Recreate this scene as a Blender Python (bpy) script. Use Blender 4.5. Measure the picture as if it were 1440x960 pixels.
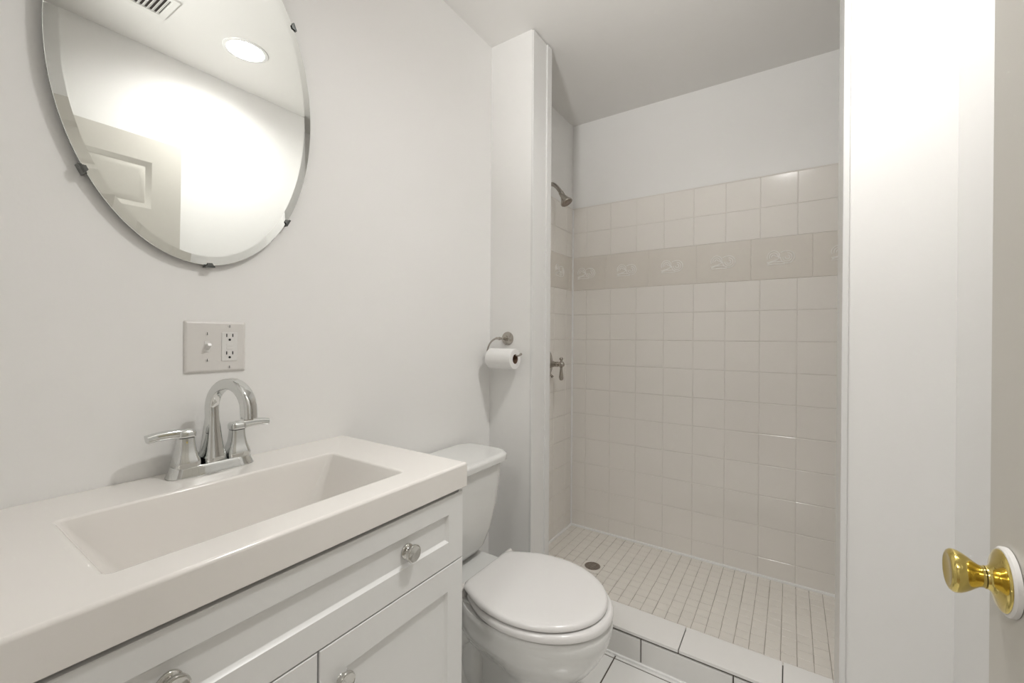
import bpy, bmesh, math, random
from math import sin, cos, pi, radians, sqrt
from mathutils import Vector, Matrix

random.seed(7)
for o in list(bpy.data.objects):
    bpy.data.objects.remove(o)
SC = bpy.context.scene
COL = SC.collection

# ------------------------------------------------------------------ camera
FPX, YAW, PITCH, ROLL, CY = 594.8, 33.38, -0.127, 0.38, 474.3
cam_d = bpy.data.cameras.new('camera')
cam_d.sensor_fit = 'HORIZONTAL'
cam_d.sensor_width = 36.0
cam_d.lens = 36.0 * FPX / 1440.0
cam_d.shift_y = (CY - 480.0) / 1440.0
cam_d.clip_start = 0.01
cam = bpy.data.objects.new('camera', cam_d)
COL.objects.link(cam)
y_, p_, r_ = radians(YAW), radians(PITCH), radians(ROLL)
F = Vector((-sin(y_), cos(y_), 0)); Rt = Vector((cos(y_), sin(y_), 0)); U = Vector((0, 0, 1))
F2 = F * cos(p_) + U * sin(p_); U2 = U * cos(p_) - F * sin(p_)
R2 = Rt * cos(r_) + U2 * sin(r_); U3 = U2 * cos(r_) - Rt * sin(r_)
cam.matrix_world = Matrix(((R2.x, U3.x, -F2.x, 0), (R2.y, U3.y, -F2.y, 0), (R2.z, U3.z, -F2.z, 0), (0, 0, 0, 1)))
SC.camera = cam

# ------------------------------------------------------------------ light, exposure
LIGHT_XY = (-0.03, 0.952)
DOWNLIGHT_STRENGTH = 2.2      # brightness of the diffuser itself
DOWNLIGHT_WATTS = 2.1        # the beam it throws
HALL_FILL_WATTS = 3.1
SC.view_settings.view_transform = 'Standard'
SC.view_settings.look = 'None'
SC.view_settings.gamma = 1.0
SC.view_settings.use_curve_mapping = False
SC.view_settings.exposure = 2.25
W = bpy.data.worlds.new('world'); SC.world = W
W.use_nodes = True
W.node_tree.nodes['Background'].inputs[0].default_value = (1, 0.97, 0.93, 1)
W.node_tree.nodes['Background'].inputs[1].default_value = 0.3
hl = bpy.data.lights.new('hall_fill_light', 'AREA'); hl.shape = 'DISK'; hl.size = 0.5  # unseen fill light added in the hall to brighten the room
hl.energy = HALL_FILL_WATTS; hl.color = (1.0, 0.985, 0.965)
hlo = bpy.data.objects.new('hall_fill_light', hl); COL.objects.link(hlo)
hlo.location = (-0.3, -0.85, 1.24)
# unseen fill spot added behind the camera to brighten the ceiling and shower
FILL_SPOT_WATTS = 15.5
fl = bpy.data.lights.new('fill_spot', 'SPOT'); fl.energy = FILL_SPOT_WATTS; fl.color = (1.0, 0.99, 0.972)
fl.spot_size = radians(72); fl.spot_blend = 1.0; fl.shadow_soft_size = 0.08
flo = bpy.data.objects.new('fill_spot', fl); COL.objects.link(flo)
flo.location = (-0.35, -0.28, 0.45)
flo.rotation_euler = Vector((0.0, 0.85, 0.50)).to_track_quat('-Z', 'Y').to_euler()

# ------------------------------------------------------------------ room numbers (metres, camera eye at the origin)
L = 1.108            # left wall plane x = -L
YP0, YP1 = 1.505, 1.645   # partition / kerb, front and back
YB = 2.34            # shower back wall
XR = 0.349           # right wall
ZC, ZF, ZS, ZK = 1.2715, -1.161, -1.132, -0.296
ZT = 0.766           # top of the shower tile
KERB = -1.055
YN0, YN1 = -0.11, 0.018   # wall with the doorway

# ------------------------------------------------------------------ materials
def mat(name, base, rough=0.5, metal=0.0, coat=0.0, bump=0.0, bscale=60.0, var=0.0, vscale=4.0, spec=0.5, emit=None, estr=0.0):
    m = bpy.data.materials.new(name); m.use_nodes = True
    nt = m.node_tree; b = nt.nodes['Principled BSDF']
    b.inputs['Base Color'].default_value = (*base, 1)
    b.inputs['Roughness'].default_value = rough
    b.inputs['Metallic'].default_value = metal
    b.inputs['Coat Weight'].default_value = coat
    b.inputs['Coat Roughness'].default_value = 0.06
    b.inputs['Specular IOR Level'].default_value = spec
    tc = nt.nodes.new('ShaderNodeTexCoord')
    if bump > 0:
        n = nt.nodes.new('ShaderNodeTexNoise'); n.inputs['Scale'].default_value = bscale; n.inputs['Detail'].default_value = 3
        nt.links.new(tc.outputs['Object'], n.inputs['Vector'])
        bp = nt.nodes.new('ShaderNodeBump'); bp.inputs['Strength'].default_value = bump; bp.inputs['Distance'].default_value = 0.002
        nt.links.new(n.outputs['Fac'], bp.inputs['Height']); nt.links.new(bp.outputs['Normal'], b.inputs['Normal'])
    if var > 0:
        n = nt.nodes.new('ShaderNodeTexNoise'); n.inputs['Scale'].default_value = vscale; n.inputs['Detail'].default_value = 4
        nt.links.new(tc.outputs['Object'], n.inputs['Vector'])
        mx = nt.nodes.new('ShaderNodeMix'); mx.data_type = 'RGBA'
        mx.inputs[6].default_value = (*[c * (1 - var) for c in base], 1)
        mx.inputs[7].default_value = (*[min(1, c * (1 + var)) for c in base], 1)
        nt.links.new(n.outputs['Fac'], mx.inputs[0]); nt.links.new(mx.outputs[2], b.inputs['Base Color'])
    if emit:
        b.inputs['Emission Color'].default_value = (*emit, 1); b.inputs['Emission Strength'].default_value = estr
    return m

M = {}
M['paint'] = mat('wall_paint', (0.90, 0.89, 0.87), 0.42, bump=0.06, bscale=160, spec=0.35)
M['ceil'] = mat('ceiling_paint', (0.85, 0.835, 0.81), 0.7, bump=0.04, bscale=180, spec=0.2)
M['trim'] = mat('trim_gloss_paint', (0.83, 0.825, 0.81), 0.25, bump=0.05, bscale=40)
M['door'] = mat('door_paint', (0.66, 0.635, 0.58), 0.35, bump=0.05, bscale=70)
M['tile'] = mat('glazed_wall_tile', (0.885, 0.85, 0.80), 0.14, bump=0.08, bscale=9, var=0.03, vscale=3)
M['band'] = mat('matte_border_tile', (0.78, 0.735, 0.67), 0.5, bump=0.12, bscale=45, var=0.04, vscale=12)
M['relief'] = mat('pale_relief_line', (0.95, 0.93, 0.89), 0.3)  # paler than the border tile, for the raised scroll lines
M['grout'] = mat('pale_grout', (0.80, 0.765, 0.715), 0.9, var=0.05, vscale=20)
M['mosaic'] = mat('mosaic_floor_tile', (0.84, 0.80, 0.74), 0.35, bump=0.05, bscale=80, var=0.04, vscale=9)
M['mgrout'] = mat('worn_floor_grout', (0.43, 0.39, 0.34), 0.9, var=0.35, vscale=14)
M['caulk'] = mat('white_caulk', (0.92, 0.915, 0.90), 0.5)
M['ftile'] = mat('white_floor_tile', (0.85, 0.84, 0.815), 0.2, bump=0.04, bscale=12, var=0.02)
M['dgrout'] = mat('dark_floor_grout', (0.10, 0.085, 0.07), 0.9, var=0.3, vscale=25)
M['kerbtop'] = mat('kerb_cap_tile', (0.86, 0.845, 0.82), 0.25, bump=0.04, bscale=15)
M['marble'] = mat('cultured_marble', (0.89, 0.86, 0.82), 0.13, coat=0.25, bump=0.02, bscale=5)
M['cab'] = mat('cabinet_paint', (0.85, 0.85, 0.835), 0.32, bump=0.03, bscale=50)
M['dark'] = mat('recess_shade', (0.05, 0.04, 0.035), 0.8)  # near-black colour painting in the shade of gaps and duct
M['porc'] = mat('vitreous_china', (0.80, 0.80, 0.78), 0.10, coat=0.4)
M['seat'] = mat('enamelled_seat', (0.83, 0.815, 0.80), 0.18, coat=0.2)
M['chrome'] = mat('polished_chrome', (0.70, 0.71, 0.70), 0.06, 1.0)
M['nickel'] = mat('brushed_nickel', (0.46, 0.43, 0.39), 0.19, 1.0)
M['knobm'] = mat('satin_chrome', (0.62, 0.61, 0.58), 0.09, 1.0)
M['brass'] = mat('polished_brass', (0.72, 0.575, 0.19), 0.13, 1.0)
M['plastic'] = mat('white_plastic', (0.80, 0.785, 0.76), 0.3)
M['plate'] = mat('almond_plate', (0.76, 0.735, 0.705), 0.32)
M['black'] = mat('black_slot', (0.01, 0.01, 0.01), 0.6)
M['screw'] = mat('steel_screw', (0.55, 0.53, 0.50), 0.35, 0.6)
M['paper'] = mat('tissue_paper', (0.88, 0.87, 0.85), 0.95, bump=0.25, bscale=220, spec=0.1)
M['card'] = mat('brown_card', (0.20, 0.12, 0.075), 0.9)
M['mirror'] = mat('silvered_glass', (0.85, 0.865, 0.845), 0.0, 1.0)
M['mback'] = mat('mirror_backing', (0.06, 0.065, 0.06), 0.5)
M['lens'] = mat('lamp_lens', (1, 1, 1), 0.5, emit=(1.0, 0.99, 0.972), estr=DOWNLIGHT_STRENGTH)
M['hall'] = mat('hall_paint', (0.72, 0.70, 0.67), 0.6)
M['hallfloor'] = mat('hall_floor', (0.42, 0.34, 0.27), 0.5, var=0.1)
M['drainm'] = mat('drain_metal', (0.38, 0.33, 0.29), 0.3, 0.9, var=0.3, vscale=80)
M['ventm'] = mat('vent_enamel', (0.80, 0.79, 0.76), 0.4)
M['smoke'] = mat('smoky_clip', (0.16, 0.165, 0.16), 0.25, 0.7)

# ------------------------------------------------------------------ mesh helpers
def B():
    return bmesh.new()

def obj(name, bm, m, parent=None, smooth=40, origin=None, kind=None, label=None):
    """link bm as ONE mesh object; coordinates are world coordinates, stored relative to the thing's root"""
    root = parent
    off = Vector((0, 0, 0))
    while root is not None:
        off += root.location; root = root.parent
    if origin is not None:
        org = Vector(origin)
    else:
        org = off.copy()
    bmesh.ops.translate(bm, verts=bm.verts, vec=-org)
    bmesh.ops.recalc_face_normals(bm, faces=bm.faces)
    me = bpy.data.meshes.new(name); bm.to_mesh(me); bm.free()
    for x in (m if isinstance(m, (list, tuple)) else [m]):
        me.materials.append(x)
    if smooth:
        for p in me.polygons: p.use_smooth = True
        me.set_sharp_from_angle(angle=radians(smooth))
    o = bpy.data.objects.new(name, me); COL.objects.link(o)
    if smooth and name not in ('glass', 'bowl', 'spout', 'seat', 'arm'):
        wn = o.modifiers.new('weighted normals', 'WEIGHTED_NORMAL'); wn.keep_sharp = True; wn.weight = 80
    if parent is not None: o.parent = parent
    o.location = org - off
    if kind: o['kind'] = kind
    if label: o['label'] = label
    return o

def thing(name, label, cat, loc):
    o = bpy.data.objects.new(name, None); COL.objects.link(o)
    o.empty_display_size = 0.05
    o.location = loc; o['label'] = label; o['category'] = cat
    return o

def struct(name, bm, m, smooth=40):
    return obj(name, bm, m, None, smooth, kind='structure')

def fset(bm, n0, idx):
    bm.faces.ensure_lookup_table()
    for f in bm.faces[n0:]: f.material_index = idx

def box(bm, x0, x1, y0, y1, z0, z1, bev=0.0, seg=2, mi=0):
    vs = [bm.verts.new((x, y, z)) for x in (x0, x1) for y in (y0, y1) for z in (z0, z1)]
    fs = []
    for q in ((0, 1, 3, 2), (4, 6, 7, 5), (0, 4, 5, 1), (2, 3, 7, 6), (0, 2, 6, 4), (1, 5, 7, 3)):
        f = bm.faces.new([vs[i] for i in q]); f.material_index = mi; fs.append(f)
    if bev > 0:
        es = set(e for f in fs for e in f.edges)
        r = bmesh.ops.bevel(bm, geom=list(es) + vs, offset=bev, segments=seg, profile=0.6, affect='EDGES', clamp_overlap=True)
        for f in r['faces']: f.material_index = mi
    return bm

def quad(bm, pts, mi=0):
    f = bm.faces.new([bm.verts.new(p) for p in pts]); f.material_index = mi
    return f

def loft(bm, rings, cap0=True, cap1=True, mi=0, closed=True):
    vr = [[bm.verts.new(p) for p in r] for r in rings]
    n = len(vr[0])
    for a, b in zip(vr[:-1], vr[1:]):
        for i in range(n if closed else n - 1):
            j = (i + 1) % n
            f = bm.faces.new((a[i], a[j], b[j], b[i])); f.material_index = mi
    if cap0: bm.faces.new(list(reversed(vr[0]))).material_index = mi
    if cap1: bm.faces.new(vr[-1]).material_index = mi
    return vr

def frame_of(axis):
    a = Vector(axis).normalized()
    t = Vector((0, 0, 1)) if abs(a.z) < 0.9 else Vector((1, 0, 0))
    u = t.cross(a).normalized(); v = a.cross(u)
    return a, u, v

def lathe(bm, prof, origin, axis, seg=32, mi=0, cap0=True, cap1=True):
    """prof = [(radius, distance along axis)]"""
    a, u, v = frame_of(axis); o = Vector(origin)
    rings = []
    for r, d in prof:
        r = max(r, 1e-5)
        rings.append([o + a * d + (u * cos(2 * pi * i / seg) + v * sin(2 * pi * i / seg)) * r for i in range(seg)])
    loft(bm, rings, cap0, cap1, mi)

def catmull(pts, n=8):
    P = [Vector(p) for p in pts]; out = []
    for i in range(len(P) - 1):
        p0 = P[i - 1] if i > 0 else P[i] * 2 - P[i + 1]
        p1, p2 = P[i], P[i + 1]
        p3 = P[i + 2] if i + 2 < len(P) else P[i + 1] * 2 - P[i]
        for k in range(n):
            t = k / n
            out.append(0.5 * ((2 * p1) + (p2 - p0) * t + (2 * p0 - 5 * p1 + 4 * p2 - p3) * t * t + (3 * p1 - p0 - 3 * p2 + p3) * t ** 3))
    out.append(P[-1]); return out

def interp(vals, n):
    """resample a list of numbers to n entries"""
    out = []
    for i in range(n):
        t = i / (n - 1) * (len(vals) - 1); k = min(int(t), len(vals) - 2)
        out.append(vals[k] + (vals[k + 1] - vals[k]) * (t - k))
    return out

def tube(bm, pts, r, seg=12, n=8, mi=0, smooth=True):
    P = catmull(pts, n) if smooth else [Vector(p) for p in pts]
    rr = interp(r, len(P)) if isinstance(r, (list, tuple)) else [r] * len(P)
    t0 = (P[1] - P[0]).normalized(); _, u, v = frame_of(t0)
    rings = []
    for i, p in enumerate(P):
        t = (P[min(i + 1, len(P) - 1)] - P[max(i - 1, 0)]).normalized()
        u = (u - t * u.dot(t)).normalized(); v = t.cross(u)
        rings.append([p + (u * cos(2 * pi * k / seg) + v * sin(2 * pi * k / seg)) * rr[i] for k in range(seg)])
    loft(bm, rings, True, True, mi)

def superell(a, b, e, n):
    out = []
    for i in range(n):
        t = 2 * pi * i / n; c, s = cos(t), sin(t)
        out.append((a * math.copysign(abs(c) ** (2 / e), c), b * math.copysign(abs(s) ** (2 / e), s)))
    return out

def rrect(x0, x1, y0, y1, r, n=6):
    pts = []
    for cx, cy, a0 in ((x1 - r, y1 - r, 0), (x0 + r, y1 - r, 90), (x0 + r, y0 + r, 180), (x1 - r, y0 + r, 270)):
        for k in range(n + 1):
            a = radians(a0 + 90 * k / n); pts.append((cx + r * cos(a), cy + r * sin(a)))
    return pts

def sweep(bm, P, side, wa, wb, e=4, n=28, mi=0):
    """superelliptic section swept along P; side = fixed sideways axis; wa along side, wb in-plane"""
    side = Vector(side).normalized(); rings = []
    for i, p in enumerate(P):
        t = (P[min(i + 1, len(P) - 1)] - P[max(i - 1, 0)]).normalized()
        v = t.cross(side).normalized()
        rings.append([p + side * x + v * y for x, y in superell(wa[i], wb[i], e, n)])
    loft(bm, rings, True, True, mi)

def tile_rect(bm, O, ux, uy, un, a0, a1, b0, b1, h=0.0022, ch=0.0016, jit=0.00012, mi=0):
    """one bevelled tile on the plane O + a*ux + b*uy, proud along un"""
    O, ux, uy, un = map(Vector, (O, ux, uy, un))
    lo = [(a0, b0), (a1, b0), (a1, b1), (a0, b1)]
    c = min(ch, (a1 - a0) * 0.2, (b1 - b0) * 0.2)
    hi = [(a0 + c, b0 + c), (a1 - c, b0 + c), (a1 - c, b1 - c), (a0 + c, b1 - c)]
    pl = [bm.verts.new(O + ux * a + uy * b) for a, b in lo]
    mid = [bm.verts.new(O + ux * (a + (c * .25 if a == a0 else -c * .25)) + uy * (b + (c * .25 if b == b0 else -c * .25)) + un * h * .6) for a, b in lo]
    ta, tb = random.uniform(-jit, jit), random.uniform(-jit, jit)
    ph = []
    for k, (a, b) in enumerate(hi):
        d = h + ta * (1 if a > (a0 + a1) / 2 else -1) + tb * (1 if b > (b0 + b1) / 2 else -1)
        ph.append(bm.verts.new(O + ux * a + uy * b + un * d))
    for A, Bv in ((pl, mid), (mid, ph)):
        for i in range(4):
            j = (i + 1) % 4
            bm.faces.new((A[i], A[j], Bv[j], Bv[i])).material_index = mi
    bm.faces.new(ph).material_index = mi

# ================================================================== SETTING
# floor of white square tiles with dark joints
bm = B()
quad(bm, [(-1.25, -0.11, ZF - 0.0022), (0.5, -0.11, ZF - 0.0022), (0.5, YP0 + 0.02, ZF - 0.0022), (-1.25, YP0 + 0.02, ZF - 0.0022)], 1)
PITCH_F = 0.305
xs = [-0.526 + PITCH_F * k for k in range(-3, 4)]
ysf = [1.485 - PITCH_F * k for k in range(-1, 7)]
for i in range(len(xs) - 1):
    for j in range(len(ysf) - 1):
        a0, a1 = max(xs[i] + .0022, -1.25), min(xs[i + 1] - .0022, 0.5)
        b0, b1 = max(ysf[j + 1] + .0022, -0.11), min(ysf[j] - .0022, YP0 + .01)
        if a1 - a0 > 0.01 and b1 - b0 > 0.004:
            tile_rect(bm, (0, 0, ZF - 0.0022), (1, 0, 0), (0, 1, 0), (0, 0, 1), a0, a1, b0, b1, h=0.0022, ch=0.0012, mi=0)
# pale bead of caulk along the kerb
box(bm, -1.1, XR, YP0 - 0.0075, YP0 + 0.004, ZF - 0.003, ZF + 0.007, 0.003, mi=2)
struct('floor', bm, [M['ftile'], M['dgrout'], M['caulk']], 0)

# ceiling sheet with a round hole for the recessed light
LR, LDEP = 0.0735, 0.022
lx, ly = LIGHT_XY
cx0, cx1, cy0, cy1 = -L - 0.12, XR + 0.12, YN0 - 1.6, YB + 0.12
hs = 0.11
bm = B()
for a, b, c, d in ((cx0, lx - hs, cy0, cy1), (lx + hs, cx1, cy0, cy1), (lx - hs, lx + hs, cy0, ly - hs), (lx - hs, lx + hs, ly + hs, cy1)):
    quad(bm, [(a, c, ZC), (b, c, ZC), (b, d, ZC), (a, d, ZC)])
sqr, crc = [], []
for k in range(64):
    t = 2 * pi * k / 64 + pi / 64; m = max(abs(cos(t)), abs(sin(t)))
    sqr.append((lx + hs * cos(t) / m, ly + hs * sin(t) / m, ZC)); crc.append((lx + (LR + .004) * cos(t), ly + (LR + .004) * sin(t), ZC))
corner = [(lx + hs * sx, ly + hs * sy, ZC) for sx, sy in ((1, 1), (-1, 1), (-1, -1), (1, -1))]
loft(bm, [sqr, crc], False, False)
for k, c in enumerate(corner):
    i = 8 + 16 * k
    bm.faces.new([bm.verts.new(p) for p in (sqr[i - 1], c, sqr[i])])
box(bm, cx0, cx1, cy0, cy1, ZC + 0.06, ZC + 0.1)
struct('ceiling', bm, M['ceil'], 0)

# left wall, bathroom length (painted) and shower length
bm = B()
box(bm, -L - 0.1, -L, YN0, YP0 + 0.02, ZF - 0.05, ZC + 0.02)
struct('wall_left', bm, M['paint'], 0)
bm = B()
box(bm, XR, XR + 0.1, YN1 - 0.12, YP0 + 0.02, ZF - 0.05, ZC + 0.02)
struct('wall_right', bm, M['paint'], 0)

# doorway wall: left piece, head piece; jambs
DX0, DX1 = -0.56, 0.262
bm = B()
box(bm, -L - 0.1, DX0, YN0, YN1, ZF - 0.02, ZC + 0.02)
box(bm, DX1, XR + 0.1, YN0, YN1, ZF - 0.02, ZC + 0.02)
box(bm, DX0, DX1, YN0, YN1, ZF + 1.995, ZC + 0.02)
struct('wall_front', bm, M['paint'], 0)

# partitions beside the shower opening
bm = B()
box(bm, -L - 0.02, -0.901, YP0, YP1, ZF - 0.02, ZC + 0.01)
struct('wall_shower_left', bm, M['paint'], 30)
bm = B()
box(bm, 0.121, XR + 0.02, YP0, YP1, ZF - 0.02, ZC + 0.01, 0.002)
struct('wall_shower_right', bm, M['paint'], 30)

# jamb boards capping the partition ends, with a stepped stop
def jamb(name, xface, sgn, ztop, stop):
    bm = B()
    box(bm, min(xface, xface + sgn * .010), max(xface, xface + sgn * .010), YP0 - 0.0015, YP1 + 0.006, KERB + 0.001, ztop, 0.001)
    if stop:
        box(bm, min(xface, xface + sgn * .016), max(xface, xface + sgn * .016), YP1 - 0.034, YP1 + 0.006, KERB + 0.001, ztop, 0.003)
    struct(name, bm, M['trim'], 30)
jamb('trim_1', -0.9015, 1, ZC - 0.006, True)
jamb('trim_2', 0.130, -1, ZC - 0.006, False)
# edge strip on the front of the right partition
bm = B()
box(bm, 0.1195, 0.1345, YP0 - 0.009, YP0 + 0.002, ZF + 0.002, ZC - 0.002, 0.004, 4)
struct('trim_3', bm, M['trim'], 30)

# ---- shower back wall: painted top, tiled below with a border course
GX = [-L + 0.002] + [-1.012 + 0.1480 * k for k in range(0, 10)]
GX = [g for g in GX if g < XR - 0.01] + [XR]
ZROW = [0.766, 0.619, 0.473]
ZLOW = [0.277 - 0.1464 * k for k in range(0, 10)] + [ZS + 0.002]
bm = B()
box(bm, -L - 0.1, XR + 0.1, YB, YB + 0.1, ZF - 0.05, ZC + 0.02, mi=0)
TB = YB - 0.006
box(bm, -L, XR, TB, YB + 0.001, ZS - 0.02, ZT, mi=1)
g = 0.0009
def rows(bm, O, ux, un, cols, mi=2):
    for z1, z0 in list(zip(ZROW[:-1], ZROW[1:])) + list(zip(ZLOW[:-1], ZLOW[1:])):
        for a0, a1 in zip(cols[:-1], cols[1:]):
            tile_rect(bm, O, ux, (0, 0, 1), un, a0 + g, a1 - g, z0 + g, z1 - g, mi=mi)
rows(bm, (0, TB, 0), (1, 0, 0), (0, -1, 0), GX)
# border course with embossed scroll motif
BX = [-0.284 - 0.1215 + 0.243 * k for k in range(-3, 4)]
BX = [-L + .002] + [b for b in BX if b > -L + .02 and b < XR - .02] + [XR]
for a0, a1 in zip(BX[:-1], BX[1:]):
    tile_rect(bm, (0, TB, 0), (1, 0, 0), (0, 0, 1), (0, -1, 0), a0 + .0003, a1 - .0003, ZROW[-1] - 0.196 + .0005, ZROW[-1] - .0005, h=0.0020, mi=3)
def motif(bm, cx, cz, P, mi):
    """raised scroll: a domed left curl running into a flat tail, and a right-hand curl"""
    k = 0.055
    lines = []
    for r in (1.0, 0.66, 0.32):
        # left dome, its foot turning into the flat tail that runs under the right curl
        dome = [(-0.52 + 0.46 * r * cos(t), 0.10 + 0.62 * r * sin(t)) for t in [radians(200 - 20 * i) for i in range(0, 10)]]
        lines.append(dome + [(-0.14 * r - .02, -0.12 * r - .02), (-0.50, -0.30 - .10 * r), (-0.96, -0.40 - .22 * r)])
        # right curl: flat top stroke swinging round to the bottom
        curl = [(0.48 + 0.50 * r * cos(t), -0.02 + 0.64 * r * sin(t)) for t in [radians(95 - 20 * i) for i in range(0, 15)]]
        lines.append(([(-0.02, 0.50), (0.20, 0.60)] if r == 1.0 else []) + curl)
    for q in (0, 2):
        lines.append([(-1.0, -0.46 - .13 * q), (-0.5, -0.44 - .13 * q), (0.0, -0.46 - .13 * q), (0.30, -0.56 - .09 * q)])
    for ln in lines:
        tube(bm, [P(cx + x * k, cz + z * k * 0.80) for x, z in ln], 0.0022, 6, 3, mi)
for k in range(-3, 4):
    cx = -0.284 + 0.243 * k
    if -L + 0.05 < cx < XR - 0.06:
        motif(bm, cx, 0.377, lambda x, z: (x, TB - 0.0020, z), 5)
# caulk beads: base and left corner, pencil line on top of the tile
box(bm, -L, XR, TB - 0.010, TB + 0.001, ZS - 0.004, ZS + 0.010, 0.004, mi=4)
box(bm, -L + .003, -L + 0.0135, TB - 0.0085, TB + 0.001, ZS, ZT - 0.003, 0.003, mi=4)
box(bm, -L, XR, TB - 0.003, YB + 0.001, ZT - 0.002, ZT + 0.004, 0.001, mi=1)
struct('wall_back', bm, [M['paint'], M['grout'], M['tile'], M['band'], M['caulk'], M['relief']], 0)

# ---- shower side walls
def side_wall(name, xw, sgn, xt):
    bm = B()
    box(bm, min(xw, xw - sgn * .1), max(xw, xw - sgn * .1), YP0 + 0.021, YB + 0.05, ZF - 0.05, ZC + 0.02, mi=0)
    xg = xw + sgn * 0.004
    box(bm, min(xw - sgn * .001, xg), max(xw - sgn * .001, xg), YP1 + 0.001, TB, ZS - 0.02, ZT, mi=1)
    cols = [YP1 + 0.002] + [YB - 0.0925 - 0.148 * k for k in range(4, -1, -1)] + [TB - 0.003]
    rows(bm, (xg, 0, 0), (0, 1, 0), (sgn, 0, 0), cols)
    bc = [YP1 + .002, 1.80, 2.043, 2.286, TB - .003]
    for a0, a1 in zip(bc[:-1], bc[1:]):
        tile_rect(bm, (xg, 0, 0), (0, 1, 0), (0, 0, 1), (sgn, 0, 0), a0 + .0003, a1 - .0003, ZROW[-1] - 0.196 + .0005, ZROW[-1] - .0005, h=0.0020, mi=3)
    for cy in (1.92, 2.163):
        motif(bm, cy, 0.377, lambda y, z: (xg + sgn * 0.0020, y, z), 5)
    box(bm, min(xg - sgn * .001, xg + sgn * .011), max(xg - sgn * .001, xg + sgn * .011), YP1 + .01, TB, ZS - .004, ZS + .010, 0.004, mi=4)
    box(bm, min(xw - sgn * .001, xg + sgn * .003), max(xw - sgn * .001, xg + sgn * .003), YP1, TB, ZT - .002, ZT + .004, 0.001, mi=1)
    struct(name, bm, [M['paint'], M['grout'], M['tile'], M['band'], M['caulk'], M['relief']], 0)
side_wall('wall_shower_tiled_left', -L, 1, 0)
side_wall('wall_shower_tiled_right', XR, -1, 0)

# ---- shower floor of small square mosaic
DRAIN = (-0.811, 1.968)
bm = B()
box(bm, -L, XR, YP1 - .03, YB, ZF - 0.05, ZS - 0.0016, mi=1)
MP = 0.0493
nx = int((XR + L) / MP) + 2
x_s = 0.0265
cols = sorted([x_s + MP * k for k in range(-30, 10) if -L + .006 < x_s + MP * k < XR - .004])
cols = [-L + .006] + cols + [XR - .006]
rws = sorted([2.205 + 0.0489 * k for k in range(-14, 4) if YP1 - .006 < 2.205 + .0489 * k < TB - .004])
rws = [YP1 - .012] + rws + [TB - .004]
for a0, a1 in zip(cols[:-1], cols[1:]):
    for b0, b1 in zip(rws[:-1], rws[1:]):
        cx, cy = (a0 + a1) / 2, (b0 + b1) / 2
        if abs(cx - DRAIN[0]) < 0.05 and abs(cy - DRAIN[1]) < 0.05: continue
        if a1 - a0 < .006 or b1 - b0 < .006: continue
        dx, dy = random.uniform(-.0004, .0004), random.uniform(-.0004, .0004)
        gg = random.uniform(0.0007, 0.0013)
        tile_rect(bm, (dx, dy, ZS - .0016), (1, 0, 0), (0, 1, 0), (0, 0, 1), a0 + gg, a1 - gg, b0 + gg, b1 - gg, h=0.0016, ch=0.0010, jit=.0001, mi=0)
# mortar pad levelled around the drain, filling the cells left free of tile
fx_ = [(a0, a1) for a0, a1 in zip(cols[:-1], cols[1:]) if abs((a0 + a1) / 2 - DRAIN[0]) < .05]
fy_ = [(b0, b1) for b0, b1 in zip(rws[:-1], rws[1:]) if abs((b0 + b1) / 2 - DRAIN[1]) < .05]
px0, px1, py0, py1 = fx_[0][0] + .001, fx_[-1][1] - .001, fy_[0][0] + .001, fy_[-1][1] - .001
n0 = 32
sq_, ci_ = [], []
for k in range(n0):
    t = 2 * pi * k / n0 + pi / n0; m = max(abs(cos(t)), abs(sin(t)))
    sq_.append(((px0 + px1) / 2 + (px1 - px0) / 2 * cos(t) / m, (py0 + py1) / 2 + (py1 - py0) / 2 * sin(t) / m, ZS - .0003))
    ci_.append((DRAIN[0] + .043 * cos(t), DRAIN[1] + .043 * sin(t), ZS - .0001))
loft(bm, [[(x, y, z - .002) for x, y, z in sq_], sq_, ci_], False, False, 2)
struct('floor_shower', bm, [M['mosaic'], M['mgrout'], M['mosaic']], 0)

# ---- kerb: tiled face, cap tiles overhanging a dark joint
bm = B()
box(bm, -0.90, 0.124, YP0 + .006, YP1 - .004, ZF - .02, KERB - .012, mi=1)
fx = [-0.90, -0.728, -0.437, -0.145, 0.120]
for a0, a1 in zip(fx[:-1], fx[1:]):
    tile_rect(bm, (0, YP0 + .006, 0), (1, 0, 0), (0, 0, 1), (0, -1, 0), a0 + .0016, a1 - .0016, ZF + .002, KERB - .018, h=0.006, ch=.0015, mi=0)
cx = [-0.90, -0.605, -0.310, -0.014, 0.1185]
for a0, a1 in zip(cx[:-1], cx[1:]):
    box(bm, a0 + .0014, a1 - .0014, YP0 - .001, YP1 - .003, KERB - .011, KERB, 0.002, 2, mi=2)
struct('shower_curb', bm, [M['ftile'], M['dgrout'], M['kerbtop']], 0)

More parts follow.
